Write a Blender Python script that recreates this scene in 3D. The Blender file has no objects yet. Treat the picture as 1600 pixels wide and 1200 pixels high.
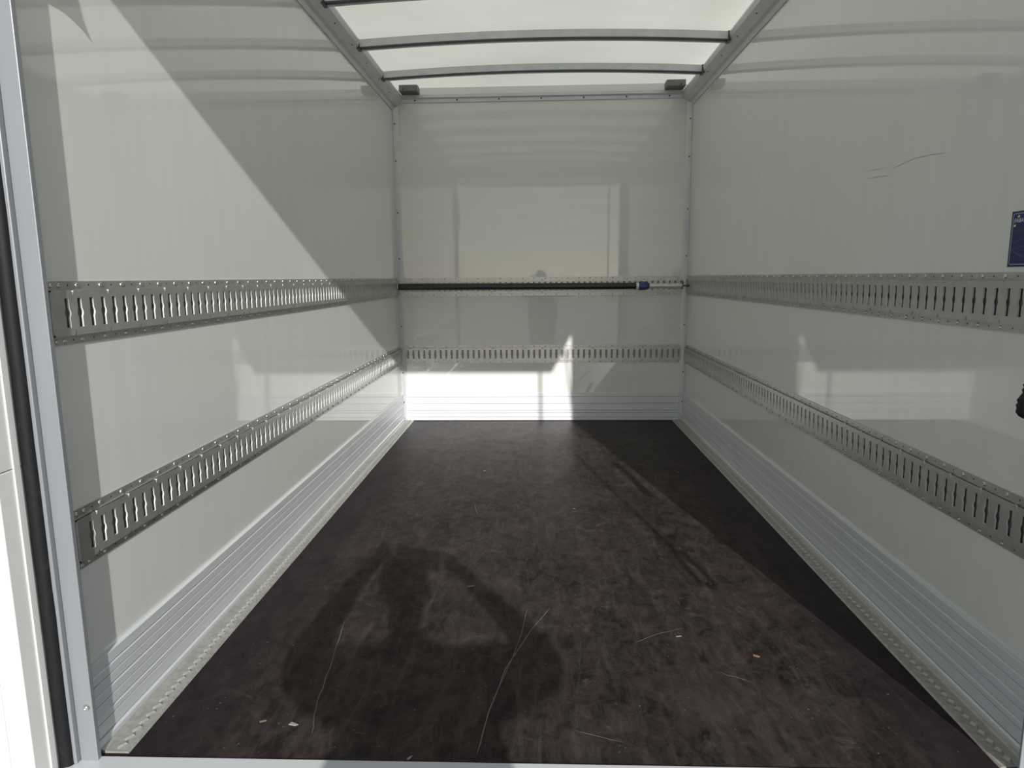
import bpy, bmesh, math, random
from mathutils import Matrix, Vector
random.seed(7)
S = bpy.context.scene
C = S.collection

# ------------------------------------------------------------------ camera
FPX = 1058.53
cam = bpy.data.cameras.new('camera'); cam.sensor_fit = 'HORIZONTAL'; cam.sensor_width = 36.0
cam.lens = FPX / 1600 * 36.0; cam.clip_start = 0.02; cam.clip_end = 300
camo = bpy.data.objects.new('camera', cam); C.objects.link(camo)
R_ = Vector((0.99929275, 0.03641886, -0.00936306)); U_ = Vector((0.00357124, 0.15595541, 0.98775764)); F_ = Vector((-0.03743323, 0.98709249, -0.15571505))
m = Matrix((R_, U_, -F_)).transposed().to_4x4(); m.translation = (-0.03324, -0.57774, 1.04368)
camo.matrix_world = m; S.camera = camo

# ------------------------------------------------------------------ light
SUN_DIR = Vector((-0.21, 1.0, -0.415)).normalized()
sl = bpy.data.lights.new('sun', 'SUN'); sl.energy = 3.9; sl.angle = math.radians(0.53); sl.color = (1.0, 0.985, 0.93)
so = bpy.data.objects.new('sun', sl); C.objects.link(so)
so.rotation_euler = SUN_DIR.to_track_quat('-Z', 'Y').to_euler(); so.location = (3, -14, 7)
W = bpy.data.worlds.new('sky'); S.world = W; W.use_nodes = True
nt = W.node_tree; bg = nt.nodes['Background']
sky = nt.nodes.new('ShaderNodeTexSky'); sky.sky_type = 'NISHITA'; sky.sun_disc = False
sky.sun_elevation = math.asin(-SUN_DIR.z); sky.sun_rotation = math.atan2(-SUN_DIR.x, -SUN_DIR.y)
sky.air_density = 1.0; sky.dust_density = 0.3; sky.ozone_density = 1.0
hs = nt.nodes.new('ShaderNodeHueSaturation'); hs.inputs['Saturation'].default_value = 0.45
nt.links.new(sky.outputs[0], hs.inputs['Color']); nt.links.new(hs.outputs[0], bg.inputs[0]); bg.inputs[1].default_value = 0.085
vs = S.view_settings
vs.view_transform = 'Standard'; vs.look = 'None'; vs.gamma = 1.0; vs.use_curve_mapping = False
vs.exposure = 0.31

# ------------------------------------------------------------------ helpers
def new_mat(name, col, rough=0.5, metal=0.0, spec=0.5):
    mt = bpy.data.materials.new(name); mt.use_nodes = True
    b = mt.node_tree.nodes['Principled BSDF']
    b.inputs['Base Color'].default_value = (*col, 1); b.inputs['Roughness'].default_value = rough
    b.inputs['Metallic'].default_value = metal; b.inputs['Specular IOR Level'].default_value = spec
    return mt
def nodes(mt):
    return mt.node_tree.nodes, mt.node_tree.links, mt.node_tree.nodes['Principled BSDF']
def add_noise(mt, scale=(1, 1, 1), nscale=5, detail=4, c1=None, c2=None, lo=.3, hi=.7, bump=0.0, dist=.002, rough=None):
    n, l, b = nodes(mt)
    tc = n.new('ShaderNodeTexCoord'); mp = n.new('ShaderNodeMapping'); mp.inputs['Scale'].default_value = scale
    tx = n.new('ShaderNodeTexNoise'); tx.inputs['Scale'].default_value = nscale; tx.inputs['Detail'].default_value = detail
    l.new(tc.outputs['Object'], mp.inputs[0]); l.new(mp.outputs[0], tx.inputs[0])
    if c1:
        r = n.new('ShaderNodeValToRGB'); r.color_ramp.elements[0].position = lo; r.color_ramp.elements[1].position = hi
        r.color_ramp.elements[0].color = (*c1, 1); r.color_ramp.elements[1].color = (*c2, 1)
        l.new(tx.outputs[0], r.inputs[0]); l.new(r.outputs[0], b.inputs['Base Color'])
    if rough:
        q = n.new('ShaderNodeMapRange'); q.inputs[3].default_value = rough[0]; q.inputs[4].default_value = rough[1]
        l.new(tx.outputs[0], q.inputs[0]); l.new(q.outputs[0], b.inputs['Roughness'])
    if bump:
        bp = n.new('ShaderNodeBump'); bp.inputs['Strength'].default_value = bump; bp.inputs['Distance'].default_value = dist
        if b.inputs['Normal'].links: l.new(b.inputs['Normal'].links[0].from_socket, bp.inputs['Normal'])
        l.new(tx.outputs[0], bp.inputs['Height']); l.new(bp.outputs[0], b.inputs['Normal'])
    return mt
def obj(name, me, mt=None, parent=None, loc=None):
    o = bpy.data.objects.new(name, me); C.objects.link(o)
    if mt and me is not None and not me.materials: me.materials.append(mt)
    if parent: o.parent = parent
    if loc: o.location = loc
    return o
def tag(o, label=None, cat=None, group=None, kind=None):
    if label: o['label'] = label
    if cat: o['category'] = cat
    if group: o['group'] = group
    if kind: o['kind'] = kind
    return o
def thing(name, label, cat, loc=(0, 0, 0), group=None):
    return tag(obj(name, None, loc=loc), label, cat, group)
def struct(name, me, mt):
    return tag(obj(name, me, mt), kind='structure')
def finish(bm, name='m', smooth=None, bevel=0):
    if bevel: bmesh.ops.bevel(bm, geom=list(bm.edges), offset=bevel, segments=2, affect='EDGES', profile=.5)
    bmesh.ops.recalc_face_normals(bm, faces=bm.faces)
    me = bpy.data.meshes.new(name); bm.to_mesh(me); bm.free()
    if smooth: me.shade_smooth() if smooth is True else me.set_sharp_from_angle(angle=math.radians(smooth)); 
    return me
def bbox(bm, a, b):
    mt = Matrix.Translation([(a[i] + b[i]) / 2 for i in range(3)]) @ Matrix.Diagonal([abs(b[i] - a[i]) for i in range(3)] + [1])
    bmesh.ops.create_cube(bm, size=1, matrix=mt); return bm
def box(a, b, bevel=0):
    return finish(bbox(bmesh.new(), a, b), bevel=bevel)
def prism(bm, sec, ax, a, b):
    """closed section (list of 2D) extruded along an axis; sec axes are the two others in x,y,z order"""
    def p(q, t):
        r = list(q); r.insert(ax, t); return r
    A = [bm.verts.new(p(q, a)) for q in sec]; B = [bm.verts.new(p(q, b)) for q in sec]
    n = len(sec)
    for i in range(n): bm.faces.new((A[i], A[(i + 1) % n], B[(i + 1) % n], B[i]))
    bm.faces.new(A); bm.faces.new(B[::-1]); return bm
def prism_me(sec, ax, a, b): return finish(prism(bmesh.new(), sec, ax, a, b))
def tube(bm, pts, r, seg=12, cap=True):
    pts = [Vector(p) for p in pts]; rs = r if isinstance(r, (list, tuple)) else [r] * len(pts)
    rings = []; up = None
    for i, p in enumerate(pts):
        d = (pts[min(i + 1, len(pts) - 1)] - pts[max(i - 1, 0)]).normalized()
        if up is None: up = d.orthogonal().normalized()
        up = (up - d * up.dot(d)).normalized(); s = d.cross(up)
        rings.append([bm.verts.new(p + (up * math.cos(2 * math.pi * k / seg) + s * math.sin(2 * math.pi * k / seg)) * rs[i]) for k in range(seg)])
    for a, b in zip(rings, rings[1:]):
        for k in range(seg): bm.faces.new((a[k], a[(k + 1) % seg], b[(k + 1) % seg], b[k]))
    if cap: bm.faces.new(rings[0][::-1]); bm.faces.new(rings[-1])
    return bm
def tube_me(pts, r, seg=12, smooth=40):
    me = finish(tube(bmesh.new(), pts, r, seg))
    me.shade_smooth(); me.set_sharp_from_angle(angle=math.radians(smooth)); return me
def dome(r, h, seg=10):
    """rivet / screw head: flat washer, domed top, small mandrel hole; z up"""
    bm = bmesh.new(); prof = [(r, 0), (r, h * .35), (r * .75, h * .85), (r * .4, h), (r * .3, h * .55)]
    rings = [[bm.verts.new((a * math.cos(2 * math.pi * k / seg), a * math.sin(2 * math.pi * k / seg), z)) for k in range(seg)] for a, z in prof]
    for a, b in zip(rings, rings[1:]):
        for k in range(seg): bm.faces.new((a[k], a[(k + 1) % seg], b[(k + 1) % seg], b[k]))
    bm.faces.new(rings[-1]); me = finish(bm); me.shade_smooth(); return me

# ------------------------------------------------------------------ dimensions (metres)
HW, YB, YD, H = 1.027, 4.321, 0.745, 2.285
GZ = -0.63                                   # yard surface outside

# ------------------------------------------------------------------ materials
wallm = new_mat('gelcoat', (.70, .705, .68), .09)
n, l, b = nodes(wallm)
def wall_mat(name, stretch):
    mt = new_mat(name, (.70, .705, .685), .035, 0, .6)
    add_noise(mt, stretch, 9, 3, (.685, .695, .665), (.71, .72, .69), .3, .7, bump=.014, dist=.0035)
    add_noise(mt, (1, 1, 1), 30, 2, bump=.02, dist=.0012)
    return mt
wall_side = wall_mat('gelcoat_side_wall', (1, 2.2, .18))
wall_end = wall_mat('gelcoat_end_wall', (.25, 1, 1.6))
alu = add_noise(new_mat('anodised_aluminium', (.60, .61, .64), .4, .2), (1, 1, 1), 12, 3, (.58, .595, .625), (.64, .655, .685), .3, .7)
alu_plank = add_noise(new_mat('plank_aluminium', (.62, .63, .66), .38, .15), (1, 1, 1), 3, 2, (.66, .675, .71), (.69, .705, .74), .3, .7)
rail_m = add_noise(new_mat('rail_aluminium', (.48, .48, .46), .35, .65), (1, 1, 1), 25, 4, (.45, .45, .43), (.52, .52, .495), .3, .7, rough=(.30, .42))
slot_shade_m = new_mat('slot_shade_grey', (.25, .255, .255), .6, .2)  # dark tone standing in for the shade inside the side rail slots
slot_shade_e = new_mat('slot_shade_pale', (.36, .365, .36), .6)  # paler version of the painted slot shade for the end wall rails
cut_lit_m = new_mat('cut_edge_lit', (.70, .70, .68), .4, .1)  # bare cut metal, colour lightened to strengthen the sunlit slot edges
galv = add_noise(new_mat('galvanised_strip', (.40, .40, .37), .5, .4), (1, 1, 1), 60, 4, (.34, .34, .315), (.47, .47, .44), .3, .7)
bow_m = add_noise(new_mat('bow_aluminium', (.42, .44, .44), .4, .4), (1, 1, 1), 15, 3, (.52, .54, .54), (.60, .62, .62))
brk_m = add_noise(new_mat('bracket_grey', (.16, .17, .16), .5, .3), (1, 1, 1), 20, 3, (.13, .14, .13), (.19, .20, .19))
rivet_m = new_mat('rivet_steel', (.62, .62, .60), .25, .9)
screw_m = new_mat('dark_screw', (.06, .06, .065), .4, .6)
hole_m = new_mat('bore_black', (.02, .02, .02), .9)
black_rub = add_noise(new_mat('black_rubber', (.018, .019, .021), .6, 0, .3), (1, 1, 1), 40, 4, (.005, .0055, .007), (.03, .03, .033), .6, .95)
black_tube = new_mat('black_tube', (.012, .013, .015), .35)
white_pl = new_mat('white_paint', (.82, .82, .80), .3)
white_fr = add_noise(new_mat('white_frame', (.78, .78, .76), .3), (1, 1, 1), 6, 3, (.76, .76, .74), (.80, .80, .78))
post_m = add_noise(new_mat('post_aluminium', (.42, .425, .45), .4, .2), (1, 1, .2), 12, 3, (.235, .245, .265), (.265, .275, .295))
blue_pl = new_mat('blue_plastic', (.02, .045, .16), .35)
silver = new_mat('silver_tube', (.62, .62, .58), .35, .5)
sill_m = new_mat('sill_aluminium', (.62, .63, .66), .4, .1)
steel_dk = new_mat('dark_steel', (.10, .105, .13), .35, .8)

roof_m = bpy.data.materials.new('translucent_roof'); roof_m.use_nodes = True
n, l = roof_m.node_tree.nodes, roof_m.node_tree.links
n.remove(n['Principled BSDF'])
di = n.new('ShaderNodeBsdfDiffuse'); tr = n.new('ShaderNodeBsdfTranslucent'); mx = n.new('ShaderNodeMixShader'); mx.inputs[0].default_value = .72
di.inputs[0].default_value = (.88, .87, .78, 1)
tc = n.new('ShaderNodeTexCoord'); tx = n.new('ShaderNodeTexNoise'); tx.inputs['Scale'].default_value = 2.2; tx.inputs['Detail'].default_value = 5
rp = n.new('ShaderNodeValToRGB'); rp.color_ramp.elements[0].position = .3; rp.color_ramp.elements[1].position = .7
rp.color_ramp.elements[0].color = (.84, .835, .72, 1); rp.color_ramp.elements[1].color = (.93, .925, .82, 1)
l.new(tc.outputs['Object'], tx.inputs[0]); l.new(tx.outputs[0], rp.inputs[0]); l.new(rp.outputs[0], tr.inputs[0])
l.new(di.outputs[0], mx.inputs[1]); l.new(tr.outputs[0], mx.inputs[2]); l.new(mx.outputs[0], n['Material Output'].inputs[0])

# floor: dark brown film-faced plywood with wire-mesh embossing, scuffs and dust
floor_m = new_mat('film_faced_plywood', (.06, .045, .045), .5)
n, l, b = nodes(floor_m)
tc = n.new('ShaderNodeTexCoord')
def noise(scale, stretch=(1, 1, 1), detail=6, rough=.6, dist=0):
    mp = n.new('ShaderNodeMapping'); mp.inputs['Scale'].default_value = stretch
    t = n.new('ShaderNodeTexNoise'); t.inputs['Scale'].default_value = scale; t.inputs['Detail'].default_value = detail
    t.inputs['Roughness'].default_value = rough; t.inputs['Distortion'].default_value = dist
    l.new(tc.outputs['Object'], mp.inputs[0]); l.new(mp.outputs[0], t.inputs[0]); return t.outputs[0]
def ramp(s, lo, hi, c1, c2):
    r = n.new('ShaderNodeValToRGB'); e = r.color_ramp.elements
    e[0].position = lo; e[1].position = hi; e[0].color = (*c1, 1); e[1].color = (*c2, 1); l.new(s, r.inputs[0]); return r.outputs[0]
def mix(fac, a, c, mode='MIX'):
    x = n.new('ShaderNodeMix'); x.data_type = 'RGBA'; x.blend_type = mode
    l.new(fac, x.inputs[0]) if not isinstance(fac, (int, float)) else setattr(x.inputs[0], 'default_value', fac)
    l.new(a, x.inputs[6]); l.new(c, x.inputs[7]); return x.outputs[2]
base = ramp(noise(3.2, dist=.8), .40, .62, (.014, .010, .011), (.048, .036, .034))
fine = ramp(noise(20, (1, .7, 1), 10, .75, .8), .38, .66, (.007, .005, .006), (.070, .053, .049))
col = mix(.55, base, fine)
streak = ramp(noise(7, (3.2, .55, 1), 8, .7, .9), .50, .68, (0, 0, 0), (1, 1, 1))
tan = ramp(noise(30, detail=3), .3, .7, (.072, .058, .051), (.106, .087, .077))
mlt = n.new('ShaderNodeMath'); mlt.operation = 'MULTIPLY'; mlt.inputs[1].default_value = .42; l.new(streak, mlt.inputs[0])
col = mix(mlt.outputs[0], col, tan)
arc = ramp(noise(5, (1, 1, 1), 8, .75, 2.5), .56, .66, (0, 0, 0), (1, 1, 1))
mlt = n.new('ShaderNodeMath'); mlt.operation = 'MULTIPLY'; mlt.inputs[1].default_value = .5; l.new(arc, mlt.inputs[0])
col = mix(mlt.outputs[0], col, tan)
# side bands along the kick planks are less worn: dark purple film
sx = n.new('ShaderNodeSeparateXYZ'); l.new(tc.outputs['Object'], sx.inputs[0])
ab = n.new('ShaderNodeMath'); ab.operation = 'ABSOLUTE'; l.new(sx.outputs[0], ab.inputs[0])
mr = n.new('ShaderNodeMapRange'); mr.interpolation_type = 'SMOOTHSTEP'; mr.inputs[1].default_value = .62; mr.inputs[2].default_value = .95; mr.inputs[4].default_value = .75
l.new(ab.outputs[0], mr.inputs[0])
pur = ramp(noise(20), .3, .7, (.013, .008, .012), (.024, .017, .021)); col = mix(mr.outputs[0], col, pur)
vo = n.new('ShaderNodeTexVoronoi'); vo.inputs['Scale'].default_value = 34; l.new(tc.outputs['Object'], vo.inputs[0])
sp = ramp(vo.outputs['Distance'], .05, .085, (1, 1, 1), (0, 0, 0))
col = mix(sp, col, ramp(noise(90), .45, .65, (.045, .035, .032), (.22, .20, .18)))
# mesh embossing
w1 = n.new('ShaderNodeTexWave'); w1.bands_direction = 'X'; w1.inputs['Scale'].default_value = 62
w2 = n.new('ShaderNodeTexWave'); w2.bands_direction = 'Y'; w2.inputs['Scale'].default_value = 62
l.new(tc.outputs['Object'], w1.inputs[0]); l.new(tc.outputs['Object'], w2.inputs[0])
mm = n.new('ShaderNodeMath'); mm.operation = 'MAXIMUM'; l.new(w1.outputs[1], mm.inputs[0]); l.new(w2.outputs[1], mm.inputs[1])
em = ramp(mm.outputs[0], .3, .95, (.72, .72, .72), (1.18, 1.18, 1.18)); col = mix(.8, col, em, 'MULTIPLY')
l.new(col, b.inputs['Base Color'])
bp = n.new('ShaderNodeBump'); bp.inputs['Strength'].default_value = .25; bp.inputs['Distance'].default_value = .0008; l.new(mm.outputs[0], bp.inputs['Height'])
bp2 = n.new('ShaderNodeBump'); bp2.inputs['Strength'].default_value = .3; bp2.inputs['Distance'].default_value = .002; l.new(noise(24, detail=8), bp2.inputs['Height']); l.new(bp.outputs[0], bp2.inputs['Normal'])
l.new(bp2.outputs[0], b.inputs['Normal'])
q = n.new('ShaderNodeMapRange'); q.inputs[3].default_value = .36; q.inputs[4].default_value = .50; l.new(noise(9), q.inputs[0]); l.new(q.outputs[0], b.inputs['Roughness'])
b.inputs['Specular IOR Level'].default_value = .08

# ------------------------------------------------------------------ structure
T = .03
floor = struct('floor', box((-HW - T, YD, -.03), (HW + T, YB + T, 0)), floor_m)
wl = struct('wall_left', box((-HW - T, YD - .005, -.03), (-HW, YB + T, H)), wall_side)
wr = struct('wall_right', box((HW, YD - .005, -.03), (HW + T, YB + T, H)), wall_side)
wb = struct('wall_back', box((-HW, YB, -.03), (HW, YB + T, H)), wall_end)

# roof skin: arched translucent sheet with turned-down edges
def roof_z(x, y): return 2.335 + .030 * (1 - (x / 1.05) ** 2) * min(1.0, max(0.0, (YB - .06 - y) / .6))
bm = bmesh.new(); NX, NY = 24, 24; Y0 = .70; XE = 1.0
xs = [-XE + 2 * XE * i / NX for i in range(NX + 1)]; ys = [Y0 + (YB - Y0 - .005) * j / NY for j in range(NY + 1)]
g = [[bm.verts.new((x, y, roof_z(x, y) - (.012 if abs(x) == XE else 0))) for x in xs] for y in ys]
for j in range(NY):
    for i in range(NX): bm.faces.new((g[j][i], g[j][i + 1], g[j + 1][i + 1], g[j + 1][i]))
lo = {}
for k in (0, NX):                              # side skirts
    col_ = [bm.verts.new((xs[k], y, 2.262)) for y in ys]; lo[k] = col_
    for j in range(NY): bm.faces.new((g[j][k], g[j + 1][k], col_[j + 1], col_[j]))
row = [lo[0][NY]] + [bm.verts.new((xs[i], ys[NY], 2.262)) for i in range(1, NX)] + [lo[NX][NY]]
for i in range(NX): bm.faces.new((g[NY][i], g[NY][i + 1], row[i + 1], row[i]))
me = finish(bm); me.shade_smooth(); me.set_sharp_from_angle(angle=.6)
struct('ceiling', me, roof_m)

# side top rails (coved profile) with screws
scr = dome(.0055, .003); scr.materials.append(screw_m)
def screw(parent, loc, nrm, me=scr, name='screw'):
    o = obj(name, me, parent=parent); o.location = loc; o.rotation_euler = Vector(nrm).to_track_quat('Z', 'Y').to_euler(); return o
for s, k in ((-1, 1), (1, 2)):
    sec = [(s * HW, 2.185), (s * (HW - .006), 2.185), (s * (HW - .014), 2.206), (s * (HW - .030), 2.214), (s * .962, 2.246), (s * .955, 2.268), (s * .962, 2.285), (s * 1.0, 2.292), (s * (HW + .035), 2.292), (s * (HW + .035), 2.2), (s * (HW + T), 2.2), (s * (HW + T), H), (s * HW, H)]
    if s > 0: sec = sec[::-1]
    t = struct('trim_%d' % k, prism_me(sec, 1, YD - .04, YB - .001), alu)
    y = 1.0
    while y < YB - .08:
        screw(t, (s * .980, y, 2.2315), (-s * .5, 0, -.85)); y += .30
# back top rail
t = struct('trim_3', prism_me([(YB - .001, 2.238), (YB - .008, 2.238), (YB - .012, 2.258), (YB - .022, 2.268), (YB - .022, 2.286), (YB - .001, 2.286)], 0, -.985, .985), alu)
for i in range(7): screw(t, (-.87 + i * .29, YB - .011, 2.252), (0, -1, -.2))
# corner brackets between the rails
for s, lab in ((-1, 'left'), (1, 'right')):
    bm = bmesh.new()
    prism(bm, [(YB - .110, 2.289), (YB - .006, 2.289), (YB - .006, 2.328), (YB - .05, 2.337), (YB - .110, 2.330)], 0, s * .96, s * .835)
    o = obj('corner_bracket', finish(bm, bevel=.004), brk_m)
    tag(o, 'grey roof corner bracket between the end wall and the %s' % ('sunlit wall' if s < 0 else 'shaded wall'), 'bracket')
    screw(o, (s * .93, YB - .111, 2.302), (0, -1, 0))
# vertical corner profiles at the end wall
for s, k in ((-1, 4), (1, 5)):
    sec = [(s * (HW - .001), YB - .034), (s * (HW - .004), YB - .034), (s * (HW - .010), YB - .024), (s * (HW - .024), YB - .010), (s * (HW - .036), YB - .004), (s * (HW - .036), YB - .001), (s * (HW - .001), YB - .001)]
    t = struct('trim_%d' % k, prism_me(sec if s < 0 else sec[::-1], 2, .001, 2.236), alu)
    for z in (.02, .14, .36, .70, 1.18, 1.5, 1.85, 2.1): screw(t, (s * (HW - .012), YB - .0215, z), (-s, -1, 0))

# kick planks at the foot of each wall (separate ribbed strips)
ZS = [.004, .027, .059, .0775, .103, .128, .153, .178, .205]
ZB = [.004, .027, .059, .0775, .128, .178, .205]
def planks(wall, kind):
    zs = ZB if kind == 'back' else ZS
    for i, (a, c) in enumerate(zip(zs, zs[1:])):
        d = .016 if i == 0 else .011
        up = .0040 if (i % 2 == 0 and kind != 'back') else .0008       # lit upper arris on every second strip
        sec = [(0, a + .0003), (d - .0006, a + .0003), (d, a + .0009), (d, c - .0018 - up), (d - up, c - .0018), (0, c - .0018)]
        if kind == 'left': me = prism_me([(-HW + p, z) for p, z in sec], 1, YD, YB - .03)
        elif kind == 'right': me = prism_me([(HW - p, z) for p, z in sec], 1, YD, YB - .03)
        else: me = prism_me([(YB - p, z) for p, z in sec], 0, -HW + .035, HW - .035)
        obj('kick_plank', me, alu_plank, wall)
planks(wl, 'left'); planks(wr, 'right'); planks(wb, 'back')

# raised floor-edge strips with a row of pressed teeth
bm = bmesh.new()
prism(bm, [(-.011, 0), (-.006, .0035), (.006, .0035), (.011, 0)], 0, -.0035, .0035)
for vtx in bm.verts:
    if vtx.co.x > 0 and vtx.co.z > .001: vtx.co.z += .004
tooth = finish(bm); tooth.materials.append(galv)
for s, k in ((-1, 6), (1, 7)):
    sec = [(s * (HW - .017), .0005), (s * (HW - .017), .010), (s * (HW - .024), .0055), (s * (.952), .0045), (s * .948, .0005)]
    t = struct('trim_%d' % k, prism_me(sec if s < 0 else sec[::-1], 1, YD + .012, YB - .005), galv)
    y = YD + .03
    while y < YB - .03:
        o = obj('tooth', tooth, parent=t); o.location = (s * .974, y, .005); o.rotation_euler.z = s * .55 ; y += .0285
# door sill
bm = bmesh.new()
prism(bm, [(.560, -.09), (.560, -.004), (.566, .004), (.715, .004), (.742, .004), (.7445, .001), (.7445, -.03), (.70, -.09)], 0, -1.06, 1.06)
struct('trim_8', finish(bm), sill_m)
# left door post, lip, white outer frame; right door post
bolt_me = dome(.007, .006); bolt_me.materials.append(rivet_m)
bm = bmesh.new(); bbox(bm, (-1.038, .728, .004), (-.999, .7405, 2.25)); me = finish(bm, bevel=.0015)
tl = struct('trim_9', me, post_m)
obj('post_lip', box((-1.053, .716, .0045), (-1.0385, .765, 2.25), bevel=.002), post_m, tl)
screw(tl, (-1.011, .7275, .132), (0, -1, 0), bolt_me, 'bolt')
bm = bmesh.new(); bbox(bm, (.967, .728, .004), (1.055, .7345, 2.25)); tr_ = struct('trim_10', finish(bm, bevel=.0015), post_m)
for s, k in ((-1, 11), (1, 12)):
    x0, x1 = s * (1.075 if s < 0 else 1.09), s * 1.125
    t = struct('trim_%d' % k, box((min(x0, x1), .646, GZ + .35), (max(x0, x1), .80, .675), bevel=.002), white_fr)
    obj('frame_panel', box((min(x0, x1), .646, .6765), (max(x0, x1), .80, 2.30), bevel=.002), white_fr, t)
    x0, x1 = s * 1.1265, s * 1.20
    obj('frame_panel', box((min(x0, x1), .646, GZ + .35), (max(x0, x1), .80, 2.30), bevel=.002), white_fr, t)
    if s < 0: obj('edge_strip', box((-1.0755, .688, GZ + .35), (-1.0722, .704, 2.30)), white_pl, t)
# header above the doorway
struct('trim_13', box((-1.06, .70, 2.235), (1.06, .765, 2.36), bevel=.003), post_m)

# ------------------------------------------------------------------ rubber seal left of the doorway
pts = [(-1.061 + .0003 * math.sin(i * 1.7), .7205 + .0003 * math.sin(i * 2.3), -.03 + i * .075) for i in range(31)]
tag(obj('door_seal', tube_me(pts, [.0165 + .0002 * math.sin(i * 2.9) for i in range(31)], 14), black_rub), 'black rubber bulb seal running up beside the white door frame', 'seal')

# ------------------------------------------------------------------ lashing rails
P = .04; RH = .132; FL = .0185; D = .0125; TH = .0045
def slot_pts(u, hh=.031, w=.0066, bw=.0098, bh=.0095):
    return [(u - w, -hh), (u + w, -hh), (u + w, -bh), (u + bw, -bh * .35), (u + bw, bh * .35), (u + w, bh), (u + w, hh), (u - w, hh), (u - w, bh), (u - bw, bh * .35), (u - bw, -bh * .35), (u - w, -bh)]
def rail_face(length, slots, notches):
    top = RH / 2 - FL
    cu = bpy.data.curves.new('face', 'CURVE'); cu.dimensions = '2D'; cu.fill_mode = 'BOTH'; cu.extrude = TH / 2
    def poly(p):
        sp_ = cu.splines.new('POLY'); sp_.points.add(len(p) - 1); sp_.use_cyclic_u = True
        for q_, c_ in zip(sp_.points, p): q_.co = (*c_, 0, 1)
    out = [(0, -top)]
    for x in notches: out += [(x - .0055, -top), (x, -top + .011), (x + .0045, -top)]
    out += [(length, -top), (length, top)]
    for x in reversed(notches): out += [(x + .0045, top), (x, top - .011), (x - .0055, top)]
    out += [(0, top)]
    poly(out)
    for u in slots: poly(slot_pts(u))
    o = bpy.data.objects.new('face', cu); C.objects.link(o)
    dg = bpy.context.evaluated_depsgraph_get(); me = bpy.data.meshes.new_from_object(o.evaluated_get(dg))
    bpy.data.objects.remove(o); bpy.data.curves.remove(cu)
    for vtx in me.vertices: vtx.co.z += D - TH / 2
    me.materials.clear(); me.materials.append(rail_m); me.materials.append(cut_lit_m)
    for p_ in me.polygons: p_.material_index = 0 if abs(p_.normal.z) > .5 else 1
    return me
rivet = dome(.0052, .0032); rivet.materials.append(rivet_m)
def make_rail(label, mat_, length, slots, notches, rivets, back=None):
    root = thing('lashing_rail', label, 'rail', group='slotted lashing rails along the walls'); root.matrix_world = mat_
    obj('slotted_face', rail_face(length, slots, notches), rail_m, root)
    top = RH / 2 - FL
    obj('shade_plate', box((.002, -top + .004, .0003), (length - .002, top - .004, .0012)), back or slot_shade_m, root)  # added sheet behind the slots, coloured to imitate recess shade
    for s in (-1, 1):
        bm = bmesh.new()
        cuts = [0] + [c for x in notches for c in (x - .011, x + .004)] + [length]
        bbox(bm, (0, s * top, .0005), (length, s * RH / 2, .0032))
        for a, c in zip(cuts[::2], cuts[1::2]):
            if c > a: bbox(bm, (a, s * (top - .0035), .003), (c, s * top, D - .0004))
        obj('flange', finish(bm), rail_m, root)
        bm = bmesh.new()
        for a, c in zip(rivets[1:], rivets[2:]):
            bmesh.ops.create_circle(bm, cap_ends=True, radius=.0021, segments=8, matrix=Matrix.Translation(((a + c) / 2, s * (RH / 2 - .0085), .0034)))
        obj('hole_row', finish(bm), hole_m, root)['kind'] = 'stuff'
        for u in rivets: screw(root, (u, s * (RH / 2 - .0085), .0031), (0, 0, 1), rivet, 'rivet')
    return root
ZU, ZL = .978, .492
def frame(origin, u, w):
    u, w = Vector(u), Vector(w); v_ = w.cross(u)
    mt = Matrix((u, v_, w)).transposed().to_4x4(); mt.translation = origin; return mt
ys0, ye = .768, 4.285
for z, nm in ((ZU, 'upper'), (ZL, 'lower')):
    # sunlit wall
    L0 = ye - ys0; off = (.7712 - ys0)
    sl_ = [off + P * i for i in range(100) if .01 < off + P * i < L0 - .015]
    nn = [off + P * (1.5 + 3 * i) for i in range(40) if off + P * (1.5 + 3 * i) < L0 - .02]
    rv = [.012, .036] + [.092 + .0533 * 1.5 * i for i in range(50) if .092 + .08 * i < L0 - .02]
    make_rail('%s slotted grey lashing rail on the sunlit side wall' % nm, frame((-HW, ys0, z), (0, 1, 0), (1, 0, 0)), L0, sl_, nn, rv)
    # shaded wall: u runs towards the door
    off = ye - (.9426 - 4 * P); L0 = ye - ys0
    sl_ = [off - P * i for i in range(100) if .015 < off - P * i < L0 - .005]
    nn = [off - P * (2.5 + 3 * i) for i in range(40) if off - P * (2.5 + 3 * i) > .02][::-1]
    rv = [L0 - .010, L0 - .034] + [L0 - .082 - .08 * i for i in range(50) if L0 - .082 - .08 * i > .02]
    make_rail('%s slotted grey lashing rail on the shaded side wall' % nm, frame((HW, ye, z), (0, -1, 0), (-1, 0, 0)), L0, sl_, nn, rv)
    # end wall
    x0 = -.990; L0 = 1.985
    sl_ = [.0145 + P * i for i in range(50)]
    nn = [.0145 + P * (.5 + 3 * i) for i in range(17)]
    rv = [.0145, .0145 + P] + [.0145 + P * (3 + 2 * i) for i in range(24)]
    make_rail('%s slotted grey lashing rail on the end wall%s' % (nm, ', behind the load bar' if z == ZU else ' near the kick planks'), frame((x0, YB, z), (1, 0, 0), (0, -1, 0)), L0, sl_, nn, rv, slot_shade_e)

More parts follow.
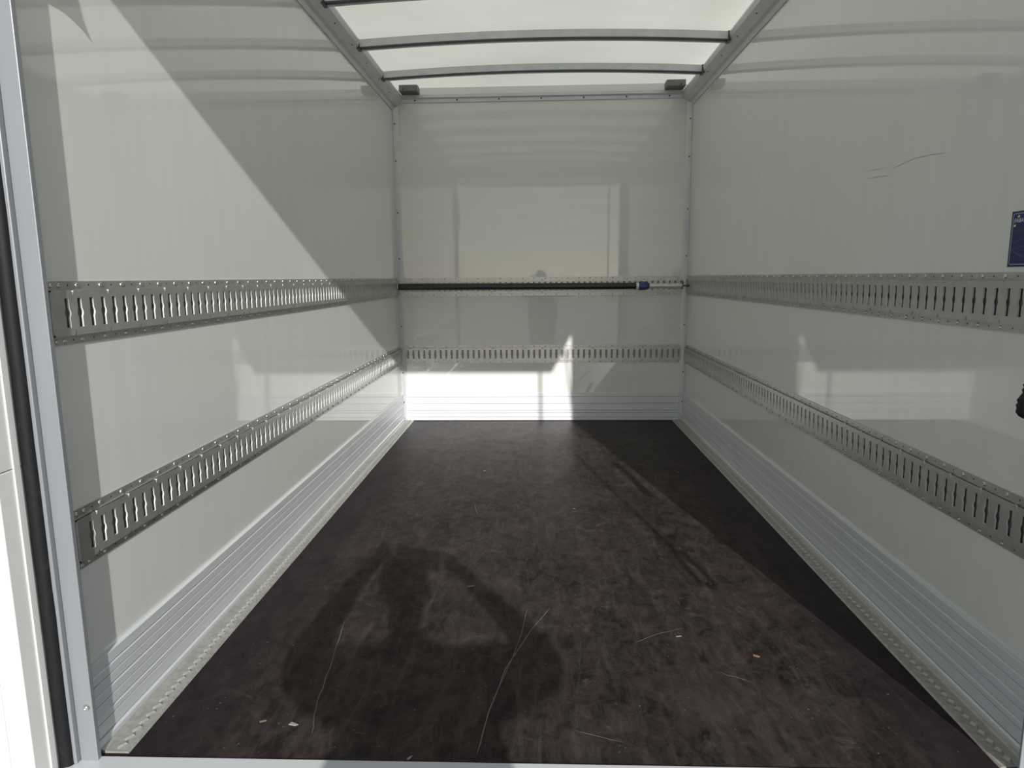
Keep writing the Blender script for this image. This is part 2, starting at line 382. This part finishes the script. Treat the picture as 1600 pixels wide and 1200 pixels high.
# ------------------------------------------------------------------ load bar
bar = thing('load_bar', 'telescopic load bar with black sleeve spanning the end wall', 'load bar', (0, 4.19, .975))
za, zb = .008, 0.0
def bz(x): return za + (zb - za) * (x + 1) / 2
def bp_(x): return (x, 0, bz(x))
obj('sleeve', tube_me([bp_(-1.005), bp_(.652)], .0225, 24), black_tube, bar)
obj('end_cap', tube_me([bp_(-1.026), bp_(-1.022), bp_(-1.0055)], [.015, .0185, .0195], 20), white_pl, bar)
obj('end_foot', tube_me([bp_(-1.0265 + .013), (-1.0155, 0, bz(-1.01)), (-1.0125, 0, bz(-1.01))], [.022, .0225, .021], 20), black_rub, bar)
obj('collar', tube_me([bp_(.6525), bp_(.670)], .0215, 20), white_pl, bar)
hd = obj('release_head', tube_me([bp_(.6705), bp_(.674), bp_(.715), bp_(.732), bp_(.742)], [.027, .0295, .0295, .025, .018], 20), blue_pl, bar)
obj('release_lever', box((.68, -.034, bz(.7) - .012), (.725, -.0298, bz(.7) + .012), bevel=.0015), blue_pl, hd)
obj('inner_tube', tube_me([bp_(.7425), bp_(.966)], .0170, 20), silver, bar)
obj('stop_plate', tube_me([bp_(.9665), bp_(.9705)], .0225, 20), steel_dk, bar)
obj('pin', tube_me([bp_(.971), bp_(1.0005), bp_(1.001), bp_(1.008), bp_(1.0085), bp_(1.022)], [.0065, .0065, .011, .011, .006, .006], 14), steel_dk, bar)
bm = bmesh.new(); tube(bm, [(.974, -.008, bz(1) + .012), (.972, -.012, bz(1) + .028), (.962, -.012, bz(1) + .034), (.955, -.010, bz(1) + .030)], .003, 8)
obj('hook', finish(bm), steel_dk, bar)

# ------------------------------------------------------------------ roof bows
def bow(y, label):
    root = thing('roof_bow', label, 'roof bow', (0, y, 2.236), 'arched roof bows')
    def arch(sec, name, mt):
        bm = bmesh.new(); N = 20; rings = []
        for i in range(N + 1):
            x = -.957 + 1.914 * i / N; dz = .028 * (1 - (x / .957) ** 2)
            rings.append([bm.verts.new((x, a, c + dz)) for a, c in sec])
        k = len(sec)
        for p_, q_ in zip(rings, rings[1:]):
            for j in range(k): bm.faces.new((p_[j], p_[(j + 1) % k], q_[(j + 1) % k], q_[j]))
        bm.faces.new(rings[0][::-1]); bm.faces.new(rings[-1]); return obj(name, finish(bm), mt, root)
    arch([(0, .006), (0, .043), (.05, .043), (.05, .0), (.033, 0), (.033, .004), (.046, .004), (.046, .038), (.005, .038), (.005, .006)], 'channel', bow_m)
    arch([(0.0, .0015), (0.0, .0055), (.0065, .0055), (.0065, .0015)], 'web_edge', steel_dk)
    for s in (-1, 1):
        obj('end_bracket', box((s * .962 - .012, -.004, -.002), (s * .962 + .004, .054, .045)), steel_dk, root)
for y, lab in ((.95, 'arched aluminium roof bow nearest the doorway header'), (1.48, 'arched aluminium roof bow second from the doorway header'), (2.02, 'arched aluminium roof bow third from the doorway header'), (2.575, 'arched aluminium roof bow third from the end wall'), (3.17, 'arched aluminium roof bow second from the end wall'), (3.73, 'arched aluminium roof bow nearest the end wall')):
    bow(y, lab)

# ------------------------------------------------------------------ sticker on the shaded wall
stick = new_mat('sticker_blue', (.018, .022, .10), .3)
ink = new_mat('sticker_white', (.62, .64, .75), .4); ink_y = new_mat('sticker_yellow', (.75, .70, .22), .4); ink_f = new_mat('sticker_pale_line', (.10, .11, .24), .4)
st = thing('sticker', 'dark blue safety sticker with white outline on the shaded wall', 'sticker')
st.matrix_world = frame((HW - .0006, 1.012, 1.056), (0, -1, 0), (-1, 0, 0))
SW, SH = .095, .121
obj('backing', box((0, 0, 0), (SW, SH, .0006)), stick, st)
def stroke(p, w, name, mt, z=.0009, closed=False):
    bm = bmesh.new(); p = [Vector((*q, 0)) for q in p]; nseg = len(p) if closed else len(p) - 1
    for i in range(nseg):
        a, c = p[i], p[(i + 1) % len(p)]; d = (c - a).normalized(); s_ = Vector((-d.y, d.x, 0)) * w / 2; e = d * w / 2
        bm.faces.new([bm.verts.new(x + Vector((0, 0, z))) for x in (a - s_ - e, c - s_ + e, c + s_ + e, a + s_ - e)])
    return obj(name, finish(bm), mt, st)
i_ = .0055; rr_ = .004
rect = []
for cx, cy, a0 in ((i_ + rr_, i_ + rr_, 180), (SW - i_ - rr_, i_ + rr_, 270), (SW - i_ - rr_, SH - i_ - rr_, 0), (i_ + rr_, SH - i_ - rr_, 90)):
    rect += [(cx + rr_ * math.cos(math.radians(a0 + k * 30)), cy + rr_ * math.sin(math.radians(a0 + k * 30))) for k in range(4)]
stroke(rect, .0011, 'outline', ink, closed=True)
def text(body, size, loc, mt, name, shear=.25):
    cu = bpy.data.curves.new(name, 'FONT'); cu.body = body; cu.size = size; cu.shear = shear; cu.offset = .00018
    o = bpy.data.objects.new(name, cu); C.objects.link(o)
    dg = bpy.context.evaluated_depsgraph_get(); me = bpy.data.meshes.new_from_object(o.evaluated_get(dg))
    bpy.data.objects.remove(o); bpy.data.curves.remove(cu)
    return obj(name, me, mt, st, (loc[0], loc[1], .0010))
text('FABA', .0125, (.0085, .0965), ink, 'lettering')
for x, y in ((.019, .107), (.0085, .0875)):
    bm = bmesh.new(); bm.faces.new([bm.verts.new((x + a, y + c, .0010)) for a, c in ((0, 0), (.006, 0), (.0075, .0048), (.0015, .0048))]); obj('yellow_mark', finish(bm), ink_y, st)
stroke([(.010, .075), (.045, .083), (.088, .074)], .0007, 'drawing_line', ink_f); stroke([(.010, .075), (.010, .036), (.045, .022)], .0007, 'drawing_line', ink_f)
stroke([(.010, .052), (.045, .060)], .0010, 'drawing_line', ink_f); stroke([(.010, .036), (.040, .045), (.080, .034), (.045, .020), (.010, .036)], .0008, 'drawing_line', ink_f)
stroke([(.014, .034), (.046, .024), (.06, .03)], .0006, 'drawing_line', ink_f)
stroke([(.010, .0095), (.017, .0095)], .0008, 'fine_print', ink_f)

# ------------------------------------------------------------------ ribbed grip on the right door post
gp = thing('ribbed_grip', 'black ribbed rubber grip hanging from the door post by the shaded wall', 'grip', (.898, .712, .775))
ax = Vector((.10, 0, 1)).normalized()
pts, rs = [], []
for i in range(46):
    t_ = .012 + i * .005; pts.append(ax * t_); rs.append(.0205 + (.0014 if i % 2 else -.0012) + (.0045 if i < 5 else 0) )
pts = [ax * -.006, ax * -.003, ax * .004] + pts; rs = [.012, .019, .0245] + rs
obj('grip_body', tube_me(pts, rs, 18, 70), black_rub, gp)
e_ = ax * .238
obj('strap', tube_me([e_ * .97, e_ + Vector((.004, 0, .02)), (.068, .012, .275), (.069, .0125, .31)], [.006, .006, .005, .005], 8), black_rub, gp)
obj('strap_plate', box((.066, .005, .27), (.106, .0155, .33), bevel=.002), steel_dk, gp)
lt = thing('post_latch', 'small dark latch bracket low on the door post by the shaded wall', 'latch', (.967, .742, .53))
obj('latch_plate', box((-.006, -.012, -.03), (0, .012, .03), bevel=.001), steel_dk, lt)
obj('latch_tongue', box((-.022, -.008, -.012), (-.006, .006, .012), bevel=.002), steel_dk, lt)

# ------------------------------------------------------------------ raised rear flap, its strut and pull rope
fl = thing('rear_flap', 'white rear flap raised over the doorway', 'flap', (0, .70, 2.25))
obj('panel', box((-1.02, -.945, .004), (1.02, -.004, .032)), white_fr, fl)
for a, c in (((-1.035, -.956, 0), (1.035, -.946, .036)), ((-1.035, -.9455, 0), (-1.0205, -.004, .036)), ((1.0205, -.9455, 0), (1.035, -.004, .036))):
    obj('edge_profile', box(a, c, bevel=.002), alu, fl)
for x in (-.8, 0, .8): obj('hinge', tube_me([(x - .05, -.002, .04), (x + .05, -.002, .04)], .009, 10), steel_dk, fl)
for s in (1,):
    gs = thing('gas_strut', 'black gas strut propping the raised rear flap', 'gas strut')
    a, c = Vector((s * 1.068, .05, 2.262)), Vector((s * 1.065, .635, .95)); d = c - a
    obj('rod', tube_me([a + d * .02, a + d * .5], .006, 10), silver, gs); obj('cylinder', tube_me([a + d * .5, c - d * .02], .012, 12), black_tube, gs)
    for q_ in (a, c): obj('ball_joint', tube_me([q_ + Vector((-s * .026, 0, 0)), q_ + Vector((s * .012, 0, 0))], .010, 10), steel_dk, gs)
# pull rope with a loop
rope_m = new_mat('rope_black', (.03, .03, .032), .8)
rp_ = thing('pull_rope', 'dark pull rope with a loop hanging from the raised rear flap', 'rope', (.936, -.2, 2.25))
obj('cord', tube_me([(0, 0, 0), (.002, 0, -.5), (-.001, 0, -1.0), (0, 0, -1.355)], .0105, 8), rope_m, rp_)
obj('loop', tube_me([(0, 0, -1.34), (-.012, 0, -1.39), (-.024, 0, -1.44), (-.020, 0, -1.488), (0, 0, -1.505), (.020, 0, -1.488), (.024, 0, -1.44), (.012, 0, -1.39), (0, 0, -1.34)], .009, 8), rope_m, rp_)
# added flap by the left post, outlined to cast the pointed wall shadow
def lip(yw, zw): t_ = (yw - .715); return (-HW + .21 * t_, zw + .415 * t_)
outl = [(.80, 1.85), (.80, 1.60), (.854, 1.594), (.871, 1.590), (.869, 1.603), (.913, 1.603), (.941, 1.598), (.975, 1.588), (1.005, 1.572), (.985, 1.605), (.968, 1.66), (.96, 1.72), (.945, 1.85)]
bm = bmesh.new(); prism(bm, [(lambda q: (q[0], q[1]))(lip(*p_)) for p_ in outl], 1, 0, 0) if False else None
A = [lip(*p_) for p_ in outl]; f0 = [bm.verts.new((x, .7125, z)) for x, z in A]; f1 = [bm.verts.new((x, .7150, z)) for x, z in A]
bm.faces.new(f0); bm.faces.new(f1[::-1])
for i in range(len(A)): j = (i + 1) % len(A); bm.faces.new((f0[i], f1[i], f1[j], f0[j]))
tag(obj('shadow_flap', finish(bm), black_rub), 'added black flap high on the post, shaped to cast the pointed shadow on the sunlit wall', 'rubber flap')

# ------------------------------------------------------------------ marks and litter on the floor and wall
scr_m = new_mat('scratch_pale', (.15, .135, .125), .7); crack_m = new_mat('crack_dark', (.02, .014, .015), .8); tanm = new_mat('scuff_tan', (.22, .18, .14), .8)
def ribbon(pts, w, name, mt, parent, to3):
    bm = bmesh.new(); pv = [Vector(p_) for p_ in pts]; L_, R__ = [], []
    for i, p_ in enumerate(pv):
        d = (pv[min(i + 1, len(pv) - 1)] - pv[max(i - 1, 0)]).normalized(); s_ = Vector((-d.y, d.x)) * w / 2 * (.25 if i in (0, len(pv) - 1) else random.uniform(.7, 1.2))
        L_.append(bm.verts.new(to3(p_ + s_))); R__.append(bm.verts.new(to3(p_ - s_)))
    for i in range(len(pv) - 1): bm.faces.new((L_[i], L_[i + 1], R__[i + 1], R__[i]))
    return obj(name, finish(bm), mt, parent)
def sub(p, k=5, j=.003):
    out = []
    for a, c in zip(p, p[1:]):
        for i in range(k): t_ = i / k; out.append((a[0] + (c[0] - a[0]) * t_ + random.uniform(-j, j), a[1] + (c[1] - a[1]) * t_ + random.uniform(-j, j)))
    return out + [p[-1]]
onf = lambda p_: (p_.x, p_.y, .0006)
ribbon(sub([(.004, 1.449), (-.054, 1.309), (-.122, 1.106), (-.153, .928), (-.170, .771)], 4, .001), .0030, 'scratch', scr_m, floor, onf)
ribbon(sub([(-.068, 1.439), (-.083, 1.29), (-.106, 1.153), (-.14, 1.0)], 4, .001), .0018, 'scratch', scr_m, floor, onf)
ribbon(sub([(-.628, 1.35), (-.60, 1.1), (-.585, .95), (-.56, .83)], 5, .002), .0022, 'scratch', scr_m, floor, onf)
ribbon(sub([(-.818, 2.03), (-.757, 2.101), (-.679, 2.116), (-.577, 2.147)], 6, .008), .006, 'crack', crack_m, floor, onf)
for p_ in ([(.25, 1.25), (.33, 1.30), (.40, 1.33)], [(-.33, 2.45), (-.30, 2.30)], [(.45, 1.10), (.52, 1.06)], [(-.1, 2.6), (.02, 2.62)], [(.05, .86), (.16, .82)]):
    ribbon(sub(p_, 4, .003), .002, 'scratch', scr_m, floor, onf)
wsc = new_mat('wall_scuff', (.42, .42, .40), .6)
onr = lambda p_: (HW - .0004, p_.x, p_.y)
ribbon(sub([(1.725, 1.369), (1.66, 1.366), (1.60, 1.360)], 3, .001), .0022, 'scuff', wsc, wr, onr)
ribbon(sub([(1.713, 1.346), (1.65, 1.342), (1.575, 1.334)], 3, .001), .0026, 'scuff', wsc, wr, onr)
ribbon(sub([(1.55, 1.352), (1.509, 1.357), (1.44, 1.363), (1.36, 1.358), (1.29, 1.352)], 3, .001), .0024, 'scuff', wsc, wr, onr)
chip_m = new_mat('pale_wood', (.26, .19, .12), .8); crumb_m = new_mat('pale_crumb', (.30, .29, .27), .8)
chips = [(-.323, 2.993, .020, 0, 'pale crumb on the floor in the sunlit middle towards the end wall'), (-.262, 1.593, .030, 1, 'thin pale splinter on the floor beside the shadow of the raised arm'),
         (-.692, .872, .022, 1, 'wood chip on the floor near the sill by the sunlit wall'), (-.615, .862, .026, 0, 'whitish sliver on the floor beside the wood chip near the sill'),
         (.376, 1.281, .020, 1, 'wood chip on the bare sunlit floor facing the shaded wall'), (.719, 2.973, .014, 0, 'tiny crumb on the shaded floor strip towards the end wall'),
         (.132, 2.387, .012, 0, 'tiny crumb on the floor beside the rope\'s shadow'), (.57, 1.18, .022, 1, 'flat splinter on the sunlit floor near the shaded strip'),
         (-.317, .757, .018, 0, 'pale crumb lying against the sill'), (.708, 2.238, .012, 0, 'tiny crumb at the edge of the shaded floor strip')]
for x, y, s_, k, lab in chips:
    s_ *= .75
    bm = bmesh.new(); bbox(bm, (-s_ / 2, -s_ * .17, 0), (s_ / 2, s_ * .17, s_ * .12))
    for vtx in bm.verts: vtx.co.x += random.uniform(-.15, .15) * s_; vtx.co.y += random.uniform(-.12, .12) * s_
    o = obj('wood_chip' if k else 'crumb', finish(bm), chip_m if k else crumb_m, loc=(x, y, .0008)); o.rotation_euler.z = random.uniform(0, 3)
    tag(o, lab, 'chip' if k else 'crumb', 'litter on the floor')

# ------------------------------------------------------------------ yard outside
yard = add_noise(new_mat('concrete_yard', (.45, .44, .42), .9), (1, 1, 1), 40, 6, (.40, .39, .37), (.50, .49, .47), .3, .7, bump=.4, dist=.01)
bm = bmesh.new(); bmesh.ops.create_grid(bm, x_segments=1, y_segments=1, size=60); o = struct('ground', finish(bm), yard); o.location.z = GZ

# ------------------------------------------------------------------ the person taking the picture (their shadow lies on the floor)
jacket = new_mat('jacket', (.03, .035, .05), .8); trousers = new_mat('trousers', (.035, .04, .06), .8); skin = new_mat('skin', (.55, .36, .27), .5); hair_m = new_mat('hair', (.05, .035, .025), .6); shoe_m = new_mat('shoe', (.03, .03, .03), .5)
V, E, RAD = [], [], []
def jt(p_, r, parent=None):
    V.append(p_); RAD.append(r if isinstance(r, tuple) else (r, r)); i = len(V) - 1
    if parent is not None: E.append((parent, i))
    return i
cx, by = .045, -.93
pel = jt((cx, by - .02, .28), (.195, .14)); wa = jt((cx, by - .01, .45), (.24, .17), pel); ch = jt((cx, by, .66), (.27, .19), wa); cl_ = jt((cx, by - .01, .80), (.12, .09), ch)
nk = jt((cx - .012, by + .015, .90), .055, cl_); h0 = jt((cx - .018, by + .05, .955), (.058, .07), nk); h1 = jt((cx - .018, by + .052, 1.03), (.073, .088), h0); h2 = jt((cx - .018, by + .045, 1.085), (.06, .07), h1)
for s, sh, el, wr_, hand in ((-1, (cx - .185, by + .01, .815), (-.305, -.77, .768), (-.175, -.645, .965), (-.112, -.605, 1.03)), (1, (cx + .185, by + .01, .815), (.405, -.77, .790), (.232, -.66, .93), (.165, -.607, .995))):
    a = jt(sh, .076, cl_); mid = jt(tuple((sh[i] + el[i]) / 2 for i in range(3)), .070, a); e1 = jt(el, .058, mid)
    m2 = jt(tuple((el[i] * .55 + wr_[i] * .45) for i in range(3)), .046, e1); w_ = jt(wr_, .031, m2); pm = jt(hand, (.030, .022), w_)
    hx, hy, hz = hand; ix = -s                                    # fingers wrap the phone's short edge towards its middle
    for dz, ln, yo in ((.034, .040, -.004), (.014, .046, -.006), (-.006, .044, -.006), (-.024, .036, -.004)):
        k1 = jt((hx + ix * .012, hy - .022 + yo, hz + dz), .009, pm); k2 = jt((hx + ix * .030, hy - .024 + yo, hz + dz + .004), .0085, k1); jt((hx + ix * ln, hy - .018 + yo, hz + dz + .004), .0075, k2)
    k1 = jt((hx + ix * .004, hy + .020, hz - .020), .011, pm); jt((hx + ix * .026, hy + .022, hz - .004), .009, k1)
for s in (-1, 1):
    hp = jt((cx + s * .095, by - .02, .20), (.098, .10), pel); kn = jt((cx + s * .105, by + .01, -.17), .064, hp); cf = jt((cx + s * .108, by - .015, -.33), .058, kn); an = jt((cx + s * .11, by - .03, -.545), .042, cf)
    hl = jt((cx + s * .112, by - .035, -.585), (.042, .042), an); jt((cx + s * .125, by + .13, -.596), (.040, .032), hl)
me = bpy.data.meshes.new('body'); me.from_pydata(V, E, [])
po = bpy.data.objects.new('person', me); C.objects.link(po)
bm = bmesh.new(); bm.from_mesh(me); ly = bm.verts.layers.skin.verify(); bm.verts.ensure_lookup_table()
for i, r in enumerate(RAD): bm.verts[i][ly].radius = r; bm.verts[i][ly].use_root = (i == 0)
bm.to_mesh(me); bm.free()
md = po.modifiers.new('skin', 'SKIN'); md.use_smooth_shade = True; sd = po.modifiers.new('sub', 'SUBSURF'); sd.levels = 2; sd.render_levels = 2
dg = bpy.context.evaluated_depsgraph_get(); bod = bpy.data.meshes.new_from_object(po.evaluated_get(dg))
po.modifiers.clear(); po.data = bod; bpy.data.meshes.remove(me)
for mt in (jacket, trousers, skin, shoe_m): bod.materials.append(mt)
zmin = min(vtx.co.z for vtx in bod.vertices)
for p_ in bod.polygons:
    c = p_.center
    dl = min((c - Vector(q_)).length for q_ in ((-.112, -.605, 1.03), (.165, -.607, .995)))
    p_.material_index = 2 if (c.z > .885 and abs(c.x - cx) < .1 and c.y < -.77) or dl < .085 else 3 if c.z < -.55 else 1 if c.z < .26 else 0
    p_.use_smooth = True
po.location.z = GZ - zmin
dzp = po.location.z
tag(po, 'person in dark clothes outside the doorway holding a phone up with both hands', 'person')
hc = Vector((cx - .018, by + .05, 1.035))
bm = bmesh.new(); bmesh.ops.create_uvsphere(bm, u_segments=24, v_segments=16, radius=1, matrix=Matrix.Translation(hc + Vector((0, -.012, .022))) @ Matrix.Diagonal((.083, .099, .090, 1)))
bmesh.ops.delete(bm, geom=[vtx for vtx in bm.verts if vtx.co.y > hc.y + .035 and vtx.co.z < hc.z + .055 or vtx.co.z < hc.z - .035], context='VERTS')
me = finish(bm); me.shade_smooth(); obj('hair', me, hair_m, po)
obj('nose', tube_me([hc + Vector((0, .082, .012)), hc + Vector((0, .100, -.014)), hc + Vector((0, .084, -.022))], [.006, .012, .008], 8), skin, po)
eye_m = new_mat('eye', (.05, .04, .035), .2); lip_m = new_mat('lip', (.42, .2, .17), .5)
for s in (-1, 1):
    bm = bmesh.new(); bmesh.ops.create_uvsphere(bm, u_segments=10, v_segments=8, radius=.010, matrix=Matrix.Translation(hc + Vector((s * .030, .076, .012)))); obj('eye', finish(bm), eye_m, po)
    bm = bmesh.new(); bmesh.ops.create_uvsphere(bm, u_segments=12, v_segments=8, radius=1, matrix=Matrix.Translation(hc + Vector((s * .078, 0, -.004))) @ Matrix.Diagonal((.010, .018, .030, 1))); obj('ear', finish(bm), skin, po)
obj('mouth', tube_me([hc + Vector((-.022, .074, -.048)), hc + Vector((0, .082, -.047)), hc + Vector((.022, .074, -.048))], [.003, .006, .003], 8), lip_m, po)
ph = thing('phone', 'black phone held up sideways by the person outside', 'phone', (.027, -.598, 1.012 + dzp))
ph.rotation_euler.y = math.radians(9)
obj('phone_body', box((-.082, -.0085, -.039), (.082, 0, .039), bevel=.003), black_tube, ph)
obj('screen', box((-.078, -.0092, -.036), (.078, -.0086, .036)), new_mat('screen', (.02, .02, .02), .1), ph)
